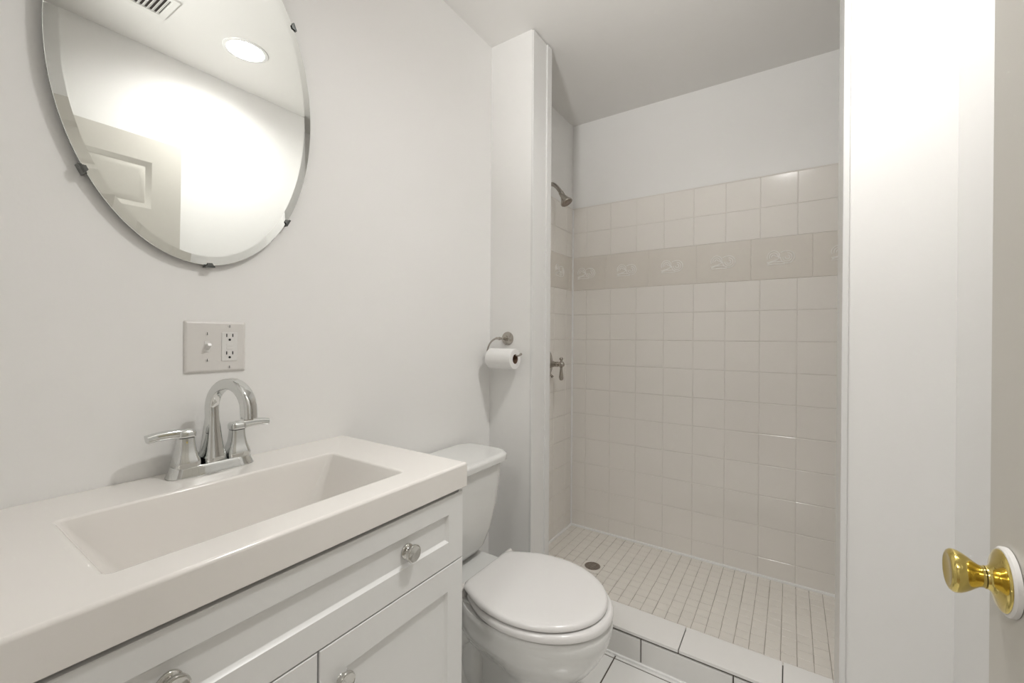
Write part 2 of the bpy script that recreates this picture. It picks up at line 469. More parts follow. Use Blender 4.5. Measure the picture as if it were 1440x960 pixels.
# ---- hallway behind the doorway
bm = B(); box(bm, -1.5, 1.3, -1.62, -0.1101, ZF - 0.06, ZF - 0.003); struct('floor_hall', bm, M['hallfloor'], 0)
bm = B(); box(bm, -1.5, 1.3, -1.72, -1.62, ZF - 0.06, ZC + .02); struct('wall_hall_back', bm, M['hall'], 0)
bm = B(); box(bm, -1.6, -1.5, -1.72, -0.05, ZF - 0.06, ZC + .02); struct('wall_hall_left', bm, M['hall'], 0)
bm = B(); box(bm, 1.3, 1.4, -1.72, -0.05, ZF - 0.06, ZC + .02); struct('wall_hall_right', bm, M['hall'], 0)
bm = B(); box(bm, -1.6, -L - .1, -0.11, -0.02, ZF - 0.06, ZC + .02); box(bm, XR + .1, 1.4, -0.11, -0.02, ZF - .06, ZC + .02)
struct('wall_hall_front', bm, M['hall'], 0)
bm = B(); box(bm, -1.6, -L - .12, -1.72, 0, ZC, ZC + .1); box(bm, XR + .12, 1.4, -1.72, 0, ZC, ZC + .1)
struct('ceiling_hall', bm, M['ceil'], 0)
# door jambs
bm = B()
box(bm, DX0, DX0 + .018, YN0 - .005, YN1 + .004, ZF, ZF + 1.995, .002)
box(bm, DX0 + .018, DX1 - .018, YN0 - .005, YN1 + .004, ZF + 1.978, ZF + 1.995, .002)
box(bm, DX1 - .008, DX1, YN0 - .005, YN1 + .004, ZF, ZF + 1.978, .002)
struct('trim_4', bm, M['trim'], 30)

# ================================================================== DOOR (open, against the right wall)
DF = 0.217
bm = B()
DY0, DY1, DZ0, DZ1 = 0.028, 0.797, ZF + 0.012, 0.816
def panel_door(bm, xf, y0, y1, z0, z1, panels, th=0.035):
    """leaf with raised-and-fielded panels on its room face (facing -x)"""
    box(bm, xf + 0.009, xf + th, y0, y1, z0, z1, 0.0015)
    ys = sorted(set([y0, y1] + [p[0] for p in panels] + [p[1] for p in panels]))
    zs = sorted(set([z0, z1] + [p[2] for p in panels] + [p[3] for p in panels]))
    # stiles and rails in front, cell by cell where there is no panel
    vmap = {}
    def V(x, y, z):
        k = (round(x, 5), round(y, 5), round(z, 5))
        if k not in vmap: vmap[k] = bm.verts.new((x, y, z))
        return vmap[k]
    for a, b in zip(ys[:-1], ys[1:]):
        for c, d in zip(zs[:-1], zs[1:]):
            cy, cz = (a + b) / 2, (c + d) / 2
            if any(p[0] < cy < p[1] and p[2] < cz < p[3] for p in panels): continue
            bm.faces.new((V(xf, a, c), V(xf, b, c), V(xf, b, d), V(xf, a, d)))
    # rim
    for (ya, za, yb, zb) in ((y0, z0, y1, z0), (y1, z0, y1, z1), (y1, z1, y0, z1), (y0, z1, y0, z0)):
        quad(bm, [(xf, ya, za), (xf, yb, zb), (xf + .012, yb, zb), (xf + .012, ya, za)])
    for (a, b, c, d) in panels:
        def R(i, x): return [(x, a + i, c + i), (x, b - i, c + i), (x, b - i, d - i), (x, a + i, d - i)]
        loft(bm, [R(0, xf), R(.003, xf + .0005), R(.020, xf + .0088), R(.024, xf + .0088), R(.046, xf + .0015)], False, True)
pw0, pw1 = 0.135, 0.690
mid = (DY0 + DY1) / 2
cols_d = [(0.138, mid - .05), (mid + .05, 0.690)]
rows_d = [(0.506, 0.712), (-0.235, 0.394), (-0.99, -0.42)]
panels = [(a, b, c, d) for a, b in cols_d for c, d in rows_d]
panel_door(bm, DF, DY0, DY1, DZ0, DZ1, panels)
door = obj('door_1', bm, M['door'], None, 30, origin=(DF + .02, DY0, ZF), kind='structure')
# hinges
for hz in (0.60, -0.17, -0.95):
    bm = B(); lathe(bm, [(.006, 0), (.006, .089)], (DF - .003, DY0 - .004, hz), (0, 0, 1), 12)
    box(bm, DF - .001, DF + .03, DY0 - .002, DY0 + .0005, hz, hz + .089)
    obj('hinge', bm, M['brass'], door)
KY, KZ = 0.735, -0.284
bm = B()
lathe(bm, [(.036, 0), (.0385, -.001), (.0385, -.0055), (.036, -.0075), (.010, -.0075)], (DF, KY, KZ), (1, 0, 0), 40)
obj('knob_backplate', bm, M['plastic'], door, 35, label='white round plate behind the brass knob')
bm = B()
lathe(bm, [(.0335, -.0065), (.0348, -.0078), (.0340, -.0095), (.0290, -.0115), (.0200, -.0140), (.0150, -.0165), (.0132, -.0190), (.0130, -.0212)], (DF, KY, KZ), (1, 0, 0), 48)
kr = obj('knob_rose', bm, M['brass'], door, 50, label='polished brass rose')
bm = B()
KP = [(.0124, -.0220), (.0122, -.0245), (.0132, -.0275), (.0160, -.0320), (.0195, -.0370), (.0222, -.0415), (.0242, -.0460), (.0250, -.0500), (.0246, -.0530), (.0228, -.0555), (.0200, -.0568), (.0180, -.0566), (.0150, -.0558), (.0080, -.0550), (.0004, -.0548)]
KP = [(r, -.0220 + (d + .0220) * .90) for r, d in KP]
lathe(bm, KP, (DF, KY, KZ), (1, 0, 0), 48)
dk = obj('door_knob', bm, M['brass'], door, 60, label='polished brass tulip door knob')

# ================================================================== VANITY CABINET
XF = -0.641          # face of doors and drawer front
CY0, CY1 = 0.036, 0.770
CT = -0.353          # underside of the counter
van = thing('vanity_cabinet', 'white painted vanity cabinet with recessed panel doors under the sink top', 'cabinet', (-0.87, 0.403, ZF))
bm = B()
box(bm, -L + .002, XF - .0195, CY0, CY0 + .016, ZF + .001, CT - .0005, .001)
box(bm, -L + .002, XF - .0195, CY1 - .016, CY1, ZF + .001, CT - .0005, .001)
box(bm, -L + .002, -L + .012, CY0 + .015, CY1 - .015, ZF + .08, CT - .05)
box(bm, -L + .010, XF - .0195, CY0 + .015, CY1 - .015, ZF + .085, ZF + .10)
box(bm, XF - .09, XF - .075, CY0 + .003, CY1 - .003, ZF + .001, ZF + .09)
box(bm, XF - .021, XF - .004, CY1 - .012, CY1, ZF + .0, CT - .001, .001)
obj('body', bm, M['cab'], van, 30)
bm = B()
box(bm, XF - .0192, XF - .0185, CY0 + .004, CY1 - .014, ZF + .095, CT - .001)  # dark sheet, shade of the front gaps put into its colour
obj('gap_shade_sheet', bm, M['dark'], van, 0, label='dark sheet painting in the shade of the gaps behind the fronts')

def shaker(bm, y0, y1, z0, z1, st, rt, rb, th=.018, rec=.007):
    x1, x0 = XF, XF - th
    fr = [(y0, z0), (y1, z0), (y1, z1), (y0, z1)]
    inn = [(y0 + st, z0 + rb), (y1 - st, z0 + rb), (y1 - st, z1 - rt), (y0 + st, z1 - rt)]
    b = .0012
    def ring(pts, x, i=0):
        cy = (y0 + y1) / 2; cz = (z0 + z1) / 2
        return [(x, y + (i if y < cy else -i), z + (i if z < cz else -i)) for y, z in pts]
    loft(bm, [ring(fr, x0), ring(fr, x1 - b), ring(fr, x1, b), ring(inn, x1, -b), ring(inn, x1 - b * 1.5), ring(inn, x1 - rec + .0008, .004), ring(inn, x1 - rec, .0055)], True, True)

def cab_knob(y, z, parent):
    bm = B()
    lathe(bm, [(.0135, 0), (.0150, .0010), (.0152, .0030), (.0140, .0048), (.0100, .0062), (.0085, .0080), (.0085, .0125), (.0105, .0145), (.0155, .0158), (.0172, .0178), (.0174, .0215), (.0164, .0238), (.0148, .0243), (.0138, .0236), (.0005, .0230)],
          (XF - .007 + .0, y, z), (1, 0, 0), 36)
    return obj('knob', bm, M['knobm'], parent, 40, label='round satin chrome knob')

bm = B(); shaker(bm, CY0 + .002, CY1 - .002, -0.516, -0.362, .050, .042, .052)
df = obj('drawer_front', bm, M['cab'], van, 30)
cab_knob(0.600, -0.436, df); cab_knob(0.206, -0.436, df)
DMID = 0.4045
for (a, b, ky) in ((CY0 + .002, DMID - .0018, DMID - .038), (DMID + .0018, CY1 - .002, DMID + .042)):
    bm = B(); shaker(bm, a, b, ZF + .092, -0.5185, .052, .058, .058)
    d = obj('door', bm, M['cab'], van, 30)
    cab_knob(ky, -0.590, d)

# ================================================================== SINK TOP
top = thing('sink_top', 'glossy cream one-piece sink top with rectangular trough basin on the white vanity', 'sink', (-0.87, 0.40, CT))
bm = B()
TX0, TX1, TY0, TY1 = -L + .0005, -0.634, 0.026, 0.7765
def rr(x0, x1, y0, y1, r, z): return [(x, y, z) for x, y in rrect(x0, x1, y0, y1, r, 6)]
RX0, RX1, RY0, RY1 = -0.966, -0.704, 0.160, 0.640
def rim(i, z, r=.012): return rr(RX0 + i, RX1 - i, RY0 + i, RY1 - i, max(r - i * .6, .006), z)
rings = [rr(RX0 + .012, RX1 - .030, RY0 + .070, RY1 - .062, .03, ZK - .152),
         rr(RX0 - .008, RX1 + .008, RY0 - .008, RY1 + .008, .014, CT - .002),
         rr(RX0 - .010, RX1 + .010, RY0 - .010, RY1 + .010, .014, CT),
         rr(TX0 + .02, TX1 - .02, TY0 + .02, TY1 - .02, .002, CT),
         rr(TX0, TX1 - .002, TY0 + .001, TY1 - .002, .002, CT),
         rr(TX0, TX1, TY0, TY1, .004, CT + .002),
         rr(TX0, TX1, TY0, TY1, .004, ZK - .006),
         rr(TX0, TX1 - .001, TY0, TY1 - .001, .004, ZK - .003),
         rr(TX0, TX1 - .003, TY0, TY1 - .003, .004, ZK - .0008),
         rr(TX0, TX1 - .006, TY0, TY1 - .006, .004, ZK),
         rim(-.006, ZK), rim(-.003, ZK - .0006), rim(-.001, ZK - .002), rim(.0005, ZK - .004)]
BZ = ZK - 0.142
def wall(t, z, extra=0):
    # t from 0 (rim) to 1 (bottom): back steep, ends sloping in
    return rr(RX0 + .0015 + .006 * t + extra, RX1 - .0015 - .022 * t - extra, RY0 + .001 + .070 * t + extra, RY1 - .001 - .062 * t - extra, .008 + .022 * t, z)
for t in (0.1, .3, .5, .7, .88): rings.append(wall(t, ZK - .004 - (0.138) * t))
rings += [wall(.96, BZ + .006, .003), wall(1.0, BZ + .002, .008), wall(1.0, BZ, .018)]
rings.append(rr(-.85, -.82, .385, .415, .012, BZ - .004))
vr = loft(bm, rings, True, True)
obj('basin', bm, M['marble'], top, 50)
bm = B()
lathe(bm, [(.021, -.001), (.022, .0015), (.018, .003), (.016, .0015), (.015, .004), (.004, .005)], (-.835, .40, BZ - .004), (0, 0, 1), 28)
obj('drain', bm, M['chrome'], top, 40, label='chrome pop-up drain')

# ================================================================== FAUCET
FY = 0.4125; FX = -1.055
fau = thing('faucet', 'chrome two-handle faucet with arched spout standing on the sink top', 'faucet', (FX, FY, ZK))
bm = B()
def stad(a, b, z, e=3.2, n=48): return [(FX + y, FY + x, z) for x, y in superell(a, b, e, n)]
loft(bm, [stad(.0815, .0280, ZK + .0001), stad(.0825, .0290, ZK + .002), stad(.0805, .0275, ZK + .0065), stad(.0765, .0250, ZK + .0165), stad(.0750, .0238, ZK + .0215), stad(.0735, .022, ZK + .0230)], True, True)
obj('base_plate', bm, M['chrome'], fau, 50)
def sq(cx, cy, a, b, z, e=4, n=32): return [(cx + x, cy + y, z) for x, y in superell(a, b, e, n)]
for s in (-1, 1):
    hy = FY + s * 0.0490
    bm = B()
    zb = ZK + .0215
    pr = [(.0232, .0), (.0232, .009), (.0222, .014), (.0192, .023), (.0165, .033), (.0148, .044), (.0140, .053), (.0138, .059)]
    loft(bm, [sq(FX, hy, r, r, zb + h, 4.5) for r, h in pr], True, True)
    hb = obj('handle', bm, M['chrome'], fau, 50)
    bm = B()
    z0 = zb + .0595
    loft(bm, [sq(FX, hy, r, r, z0 + h, 4.5) for r, h in ((.0135, 0), (.0155, .0015), (.0158, .009), (.0148, .0135), (.0125, .0158), (.006, .0170))], True, True)
    P = catmull([(FX, hy + s * .000, z0 + .0085), (FX, hy + s * .014, z0 + .0095), (FX + .001, hy + s * .030, z0 + .0105), (FX + .002, hy + s * .050, z0 + .0100), (FX + .003, hy + s * .0655, z0 + .0075)], 6)
    n = len(P)
    sweep(bm, P, (1, 0, 0), interp([.0130, .0125, .0112, .0105, .0108], n), interp([.0090, .0098, .0088, .0080, .0078], n), 4, 24)
    obj('lever', bm, M['chrome'], hb, 50)
bm = B()
zs = ZK + .0215
cxs, czs, Rr = -1.0055, -0.1615, 0.0515
P = [Vector((FX - .001, FY, zs + h)) for h in (0, .008, .012, .022, .036, .055, .075, .095)]
zl = P[-1].z
P = [p for p in P if p.z < czs - .004]
P += [Vector((cxs - Rr * cos(a), FY, czs + Rr * 1.08 * sin(a))) for a in [radians(d) for d in range(0, 181, 10)]]
P += [Vector((cxs + Rr + .0005, FY, czs - h)) for h in (.008, .0155)]
def wa_of(i, p):
    if p.x < cxs - Rr + .006 and p.z < czs + .001:
        t = (p.z - zs) / (czs - zs)
        return (.0225 if t < .10 else .0225 - (.0225 - .0112) * min(1, ((t - .10) / .75)) ** .62, .0215 if t < .10 else .0215 - (.0215 - .0112) * min(1, ((t - .10) / .75)) ** .62)
    t = min(1, max(0, (p.x - (cxs - Rr)) / (2 * Rr)))
    return (.0112 + .0028 * t, .0112 + .0012 * t)
ww = [wa_of(i, p) for i, p in enumerate(P)]
SWV = radians(17)   # the spout is turned a little to the right
def swv(p): return Vector((FX + (p.x - FX) * cos(SWV) - (p.y - FY) * sin(SWV), FY + (p.x - FX) * sin(SWV) + (p.y - FY) * cos(SWV), p.z))
P = [swv(p) for p in P]
sweep(bm, P, (-sin(SWV), cos(SWV), 0), [w[0] for w in ww], [w[1] for w in ww], 4.0, 32)
sp = obj('spout', bm, M['chrome'], fau, 50)
bm = B(); e = P[-1]
lathe(bm, [(.0088, 0.001), (.0088, -.0035), (.0070, -.004), (.0069, -.001)], e, (0, 0, 1), 24)
obj('aerator', bm, M['nickel'], sp, 40, label='dull metal outlet under the spout')

# ================================================================== MIRROR
MT = radians(1.1)
MC = Vector((-L + .024, 0.408, 0.552)); MA, MBv = 0.2455, 0.397
mir = thing('wall_mirror', 'frameless oval mirror with a sloped glass edge on the left wall above the sink', 'mirror', MC)
N = 128
def ov(i, x): return [(MC.x + x, MC.y + (MA - i) * cos(2 * pi * k / N), MC.z + (MBv - i) * sin(2 * pi * k / N)) for k in range(N)]
bm = B()
loft(bm, [ov(.0195, 0), ov(.019, 0), ov(.0012, -.0016), ov(.0003, -.0022), ov(0, -.0030)], False, False, 0)
bm.faces.new([bm.verts.new(p) for p in ov(.0195, 0)]).material_index = 0
bmesh.ops.remove_doubles(bm, verts=bm.verts, dist=1e-6)
gl = obj('glass', bm, M['mirror'], mir, 1.2)
bm = B()
loft(bm, [ov(0, -.0031), ov(.0, -.0052), ov(.002, -.0056)], True, True)
obj('backing', bm, M['mback'], mir, 40, label='dark edge and back of the mirror')
def clip(y, z):
    # small folded metal clip hooked over the rim
    d = Vector((0, (y - MC.y) / MA ** 2, (z - MC.z) / MBv ** 2)).normalized(); t = Vector((0, -d.z, d.y))
    c = Vector((MC.x, y, z))
    bm = B()
    def pr(a0, a1, x0, x1, w0, w1):
        r0 = [c + d * a0 + t * w + Vector((x, 0, 0)) for w, x in ((-w0, x0), (w0, x0), (w0, x1), (-w0, x1))]
        r1 = [c + d * a1 + t * w + Vector((x, 0, 0)) for w, x in ((-w1, x0), (w1, x0), (w1, x1), (-w1, x1))]
        loft(bm, [r0, r1])
    pr(-.0050, .0045, .0004, .0018, .0040, .0085)        # lip over the glass
    pr(.0008, .0050, -.0230, .0018, .0085, .0095)       # leg running back to the wall
    obj('clip', bm, M['smoke'], mir, 30, label='small dark metal clip')
for a in (38, -41, 142, 218.5, -87):
    clip(MC.y + MA * cos(radians(a)), MC.z + MBv * sin(radians(a)))
mir.rotation_euler = (0, MT, 0)

# ================================================================== SWITCH AND OUTLET PLATE
pl = thing('switch_plate', 'almond double wall plate with toggle switch and outlet above the faucet', 'switch', (-L, 0.439, -0.0275))
PY0, PY1, PZ0, PZ1 = 0.3765, 0.5015, -0.0865, 0.0305
def rp(i, x, r=.003): return [(x, y, z) for y, z in rrect(PY0 + i, PY1 - i, PZ0 + i, PZ1 - i, max(r - i * .3, .001), 4)]
bm = B()
loft(bm, [rp(0, -L + .0003), rp(0, -L + .0012), rp(.0012, -L + .0034), rp(.004, -L + .0056), rp(.0065, -L + .0060)], True, True)
obj('plate', bm, M['plate'], pl, 50)
SWY, OUY, CZ = 0.4195, 0.4650, -0.0280
PX = -L + .006
bm = B()
box(bm, PX - .001, PX + .0008, SWY - .0055, SWY + .0055, CZ - .0125, CZ + .0125, .0004)
sw = obj('switch_surround', bm, M['plastic'], pl, 30)
bm = B()
P = [Vector((PX - .002, SWY, CZ - .001)), Vector((PX + .004, SWY, CZ + .001)), Vector((PX + .0135, SWY, CZ + .0055))]
sweep(bm, P, (0, 1, 0), [.0044, .0040, .0034], [.0066, .0052, .0030], 6, 20)
obj('toggle', bm, M['plastic'], sw, 40)
bm = B()
def ro(i, x): return [(x, y, z) for y, z in rrect(OUY - .0168 + i, OUY + .0168 - i, CZ - .0335 + i, CZ + .0335 - i, .002, 4)]
loft(bm, [ro(0, PX - .001), ro(0, PX + .0009), ro(.0008, PX + .0016)], True, True)
ou = obj('outlet', bm, M['plastic'], pl, 30, label='white outlet with two sockets')
ox = PX + .0016
for sz in (0.0195, -0.0195):
    zz = CZ + sz + (.002 if sz > 0 else 0)
    for sy in (-.0064, .0064):
        bm = B(); box(bm, ox - .0004, ox + .0003, OUY + sy - .0011, OUY + sy + .0011, zz + .001, zz + .0085)
        obj('slot', bm, M['black'], ou, 30, label='black socket slot')
    bm = B(); lathe(bm, [(.0027, -.0004), (.0027, .0003)], (ox, OUY, zz - .0055), (1, 0, 0), 16)
    obj('earth_hole', bm, M['black'], ou, 30, label='black round socket hole')
for bz in (.0042, -.0042):
    bm = B(); box(bm, ox - .0004, ox + .0007, OUY - .0065, OUY + .0065, CZ + bz - .0030, CZ + bz + .0030, .0005)
    obj('button', bm, M['plastic'], ou, 30)
for yy, zz in ((SWY, CZ + .030), (SWY, CZ - .030), (OUY, CZ + .0475), (OUY, CZ - .0475)):
    bm = B(); lathe(bm, [(.0034, -.0004), (.0034, .0006), (.0024, .0012), (.0003, .0013)], (PX, yy, zz), (1, 0, 0), 16)
    box(bm, PX + .0011, PX + .0015, yy - .0006, yy + .0006, zz - .0030, zz + .0030, mi=1)
    obj('screw', bm, [M['plate'], M['black']], pl, 40, label='small slotted screw')

# ================================================================== TOILET
TYC = 1.118
toi = thing('toilet', 'white two-piece toilet with closed lid between the vanity and the shower partition', 'toilet', (-0.75, TYC, ZF))
def egg(xb, xf, hw, z, n=56, e=2.0, bk=2.6, wide=0.50, yc=TYC):
    """egg-shaped ring: xb back, xf front, half width hw, blunt back"""
    xm = xb + (xf - xb) * wide; out = []
    for i in range(n):
        t = 2 * pi * i / n; c, s = cos(t), sin(t)
        ee = e if c > 0 else bk
        r = (xf - xm) if c > 0 else (xm - xb)
        out.append((xm + r * math.copysign(abs(c) ** (2 / ee), c), yc + hw * math.copysign(abs(s) ** (2 / ee), s), z))
    return out
# bowl: foot to rim
bm = B()
rg = [egg(-1.00, -0.500, .118, ZF + .001, bk=3.5), egg(-1.00, -0.502, .116, ZF + .02, bk=3.5), egg(-.995, -0.512, .104, ZF + .05, bk=3.4), egg(-.99, -0.516, .100, ZF + .12, bk=3.2),
      egg(-.97, -0.512, .101, ZF + .155), egg(-.94, -0.496, .112, ZF + .185), egg(-.91, -0.468, .134, ZF + .215), egg(-.895, -0.443, .155, ZF + .250), egg(-.885, -0.424, .170, ZF + .285), egg(-.88, -0.413, .178, ZF + .315),
      egg(-.875, -0.409, .182, ZF + .340), egg(-.875, -0.411, .181, ZF + .353), egg(-.873, -0.417, .176, ZF + .361), egg(-.86, -0.445, .155, ZF + .363)]
def waist(ring):
    # the foot is a front column with a narrower back behind it
    out = []
    for x, y, z in ring:
        h = min(1, max(0, (z - ZF - .15) / .13)); t = min(1, max(0, (-.63 - x) / .12)); t = t * t * (3 - 2 * t)
        out.append((x, TYC + (y - TYC) * (1 - .42 * t * (1 - h)), z))
    return out
rg = [waist(r) for r in rg]
loft(bm, rg, True, True)
# trapway bulging on both flanks
for s in (-1, 1):
    tube(bm, [(-.80, TYC + s * .060, ZF + .255), (-.845, TYC + s * .066, ZF + .245), (-.890, TYC + s * .068, ZF + .205), (-.905, TYC + s * .066, ZF + .14), (-.885, TYC + s * .064, ZF + .08), (-.84, TYC + s * .058, ZF + .05), (-.78, TYC + s * .045, ZF + .035)], [.03, .044, .048, .047, .044, .038, .026], 16, 6)
# rear deck carrying the tank
def rt(x0, x1, hw, r, z): return [(x, TYC + y, z) for x, y in rrect(x0, x1, -hw, hw, r, 6)]
loft(bm, [rt(-1.085, -.80, .085, .03, ZF + .001), rt(-1.085, -.80, .085, .03, ZF + .25), rt(-1.09, -.76, .105, .03, ZF + .31), rt(-1.095, -.74, .128, .03, ZF + .345), rt(-1.095, -.74, .132, .03, ZF + .362), rt(-1.093, -.743, .128, .028, ZF + .3665)], True, True)
obj('bowl', bm, M['porc'], toi, 45)
# tank
bm = B()
ZTB, ZTL = -0.783, -0.462
loft(bm, [rt(-1.085, -.955, .125, .05, ZTB), rt(-1.09, -.940, .140, .055, ZTB + .006), rt(-1.093, -.925, .154, .06, ZTB + .030), rt(-1.094, -.908, .172, .062, ZTB + .09), rt(-1.095, -.895, .190, .064, ZTB + .18), rt(-1.095, -.888, .203, .066, ZTB + .28), rt(-1.095, -.886, .206, .066, ZTL)], True, True)
obj('tank', bm, M['porc'], toi, 45)
bm = B()
loft(bm, [rt(-1.094, -.890, .200, .06, ZTL + .003), rt(-1.097, -.875, .214, .066, ZTL + .0045), rt(-1.0985, -.870, .2185, .068, ZTL + .008), rt(-1.0985, -.868, .2205, .07, ZTL + .024), rt(-1.0975, -.870, .2185, .07, ZTL + .030), rt(-1.094, -.877, .212, .066, ZTL + .0345), rt(-1.089, -.887, .202, .06, ZTL + .036)], True, True)
obj('tank_lid', bm, M['porc'], toi, 45)
# seat ring and lid
SZ = ZF + .3675
bm = B()
LZ = SZ + .0245
def lidr(i, z, xb0=-.834, xf0=-.424, hw0=.183):
    # closed lid: straight hinge edge with short shoulders, oval front
    pts = []
    xb, xf, hw = xb0 + i, xf0 - i, hw0 - i
    n = 48
    xm = -.645
    for k in range(n + 1):
        t = -pi / 2 + pi * k / n
        pts.append((xm + (xf - xm) * cos(t) ** 1.0, TYC + hw * sin(t), z))
    for f in (0.25, .5, .75):
        pts.append((xm + (xb + .02 - xm) * f, TYC + hw - (hw - (.128 - i)) * f ** 2.1, z))
    pts.append((xb + .012, TYC + .126 - i, z)); pts.append((xb, TYC + .108 - i, z))
    pts.append((xb, TYC - .108 + i, z)); pts.append((xb + .012, TYC - .126 + i, z))
    for f in (.75, .5, .25):
        pts.append((xm + (xb + .02 - xm) * f, TYC - hw + (hw - (.128 - i)) * f ** 2.1, z))
    return pts
loft(bm, [lidr(.004, LZ), lidr(.0008, LZ + .002), lidr(0, LZ + .005), lidr(.0008, LZ + .010), lidr(.004, LZ + .0145), lidr(.010, LZ + .0172), lidr(.022, LZ + .0185), lidr(.05, LZ + .0190)], True, True)
obj('lid', bm, M['seat'], toi, 50)
bm = B()
def seatr(i, z): return lidr(i, z, -.822, -.4075, .1870)
def hole(f, z): return [(-.61 + (x + .61) * f, TYC + (y - TYC) * f, z) for x, y, _ in seatr(0, z)]
so = [seatr(.004, SZ), seatr(.0008, SZ + .002), seatr(0, SZ + .006), seatr(.0005, SZ + .013), seatr(.004, SZ + .019), seatr(.010, SZ + .0215), hole(.70, SZ + .0215), hole(.66, SZ + .016), hole(.67, SZ)]
loft(bm, so + [so[0]], False, False)
bmesh.ops.remove_doubles(bm, verts=bm.verts, dist=1e-5)
obj('seat_ring', bm, M['seat'], toi, 45)
for s in (-1, 1):
    bm = B()
    tube(bm, [(-.834, TYC + s * .088, LZ + .000), (-.834, TYC + s * .1480, LZ + .000)], .0090, 16, 2)
    box(bm, -.850, -.822, TYC + s * .112 - .012, TYC + s * .112 + .012, ZF + .3632, LZ - .004, .004)
    obj('hinge', bm, M['plate'], toi, 40)

# ================================================================== TOILET PAPER
tph = thing('toilet_paper_holder', 'brushed nickel hook toilet paper holder screwed to the partition wall', 'toilet paper holder', (-1.013, YP0, -0.009))
bm = B()
lathe(bm, [(.0285, 0.0), (.0290, -.0015), (.0285, -.004), (.0245, -.0062), (.0115, -.0095), (.0100, -.012), (.0095, -.016)], (-1.013, YP0, -.009), (0, 1, 0), 40)
obj('mounting_plate', bm, M['nickel'], tph, 40)
bm = B()
TY = 1.442
tube(bm, [(-1.013, YP0 - .012, -.009), (-1.013, YP0 - .030, -.009), (-1.013, YP0 - .052, -.009), (-1.018, TY + .001, -.0085), (-1.030, TY, -.008)], .0052, 14, 6)
lathe(bm, [(.0008, -.008), (.006, -.006), (.0072, 0), (.006, .005), (.001, .007)], (-1.013, TY + .001, -.009), (0, 1, 0), 20)
tube(bm, [(-1.016, TY, -.0085), (-1.035, TY, -.0105), (-1.052, TY, -.020), (-1.0655, TY, -.036), (-1.0735, TY, -.055), (-1.0735, TY, -.070), (-1.067, TY, -.0772), (-1.055, TY, -.0785), (-1.00, TY, -.0785), (-.93, TY, -.0785), (-.915, TY, -.0765), (-.909, TY, -.0725)], [.0042, .0040, .0038, .0036, .0036, .0036, .0036, .0036, .0036, .0036, .0036, .0045], 14, 6)
lathe(bm, [(.0005, -.006), (.004, -.005), (.0055, 0), (.004, .005), (.0005, .006)], (-.908, TY, -.072), (.8, 0, .6), 16)
obj('arm', bm, M['nickel'], tph, 50)
roll = thing('toilet_paper_roll', 'white toilet paper roll hanging on the brushed nickel holder', 'toilet paper', (-.995, TY, -.0945))
RC = (-.995, TY, -.0918)
bm = B()
hw = .0615
lathe(bm, [(.0195, -hw), (.0400, -hw), (.0418, -hw + .002), (.0420, 0), (.0418, hw - .002), (.0400, hw), (.0195, hw)], RC, (1, 0, 0), 48, 0, False, False)
obj('paper', bm, M['paper'], roll, 40)
bm = B()
lathe(bm, [(.0196, -hw + .0005), (.0196, hw - .0005), (.0180, hw - .0005), (.0180, -hw + .0005), (.0196, -hw + .0005)], RC, (1, 0, 0), 40, 0, False, False)
obj('core', bm, M['card'], roll, 40, label='brown cardboard core')

# ================================================================== SHOWER HEAD AND VALVE
SY = 2.0; XT = -L + .004 + .0022
sh = thing('overhead_shower', 'brushed nickel shower head on a bent arm high on the shower left wall', 'shower head', (-L, SY, .815))
bm = B()
lathe(bm, [(.030, -.001), (.031, .002), (.026, .008), (.014, .012)], (-L, SY, .815), (1, 0, 0), 32)
obj('flange', bm, M['nickel'], sh, 40)
bm = B()
tube(bm, [(-L + .002, SY, .815), (-1.085, SY, .8155), (-1.062, SY, .811), (-1.040, SY, .793), (-1.022, SY, .770), (-1.014, SY, .758)], [.0105, .0105, .0105, .0105, .0105, .0105], 18, 6)
obj('arm', bm, M['nickel'], sh, 50)
bm = B()
ax = Vector((.50, 0, -.866)).normalized(); o0 = Vector((-1.016, SY, .761))
lathe(bm, [(.0125, 0), (.0135, .001), (.0135, .011), (.0125, .012), (.0118, .014), (.0140, .016), (.0143, .020), (.0135, .023), (.0150, .029), (.0178, .037), (.0220, .047), (.0272, .057), (.0315, .064), (.0322, .066), (.0322, .070), (.0300, .0725), (.0270, .071)], o0, ax, 40, 0, True, False)
hd = obj('spray_body', bm, M['nickel'], sh, 50)
bm = B()
lathe(bm, [(.0275, .0700), (.0260, .0715), (.012, .0718), (.010, .0740), (.0005, .0745)], o0, ax, 36, 0, True, True)
a_, u_, v_ = frame_of(ax)
for rad, cnt in ((.0225, 16), (.0165, 11)):
    for k in range(cnt):
        c = o0 + a_ * .071 + (u_ * cos(2 * pi * k / cnt) + v_ * sin(2 * pi * k / cnt)) * rad
        lathe(bm, [(.0016, 0), (.0014, .0022), (.0004, .0026)], c, ax, 8)
obj('spray_face', bm, M['drainm'], hd, 40, label='dark spray face with nozzles')

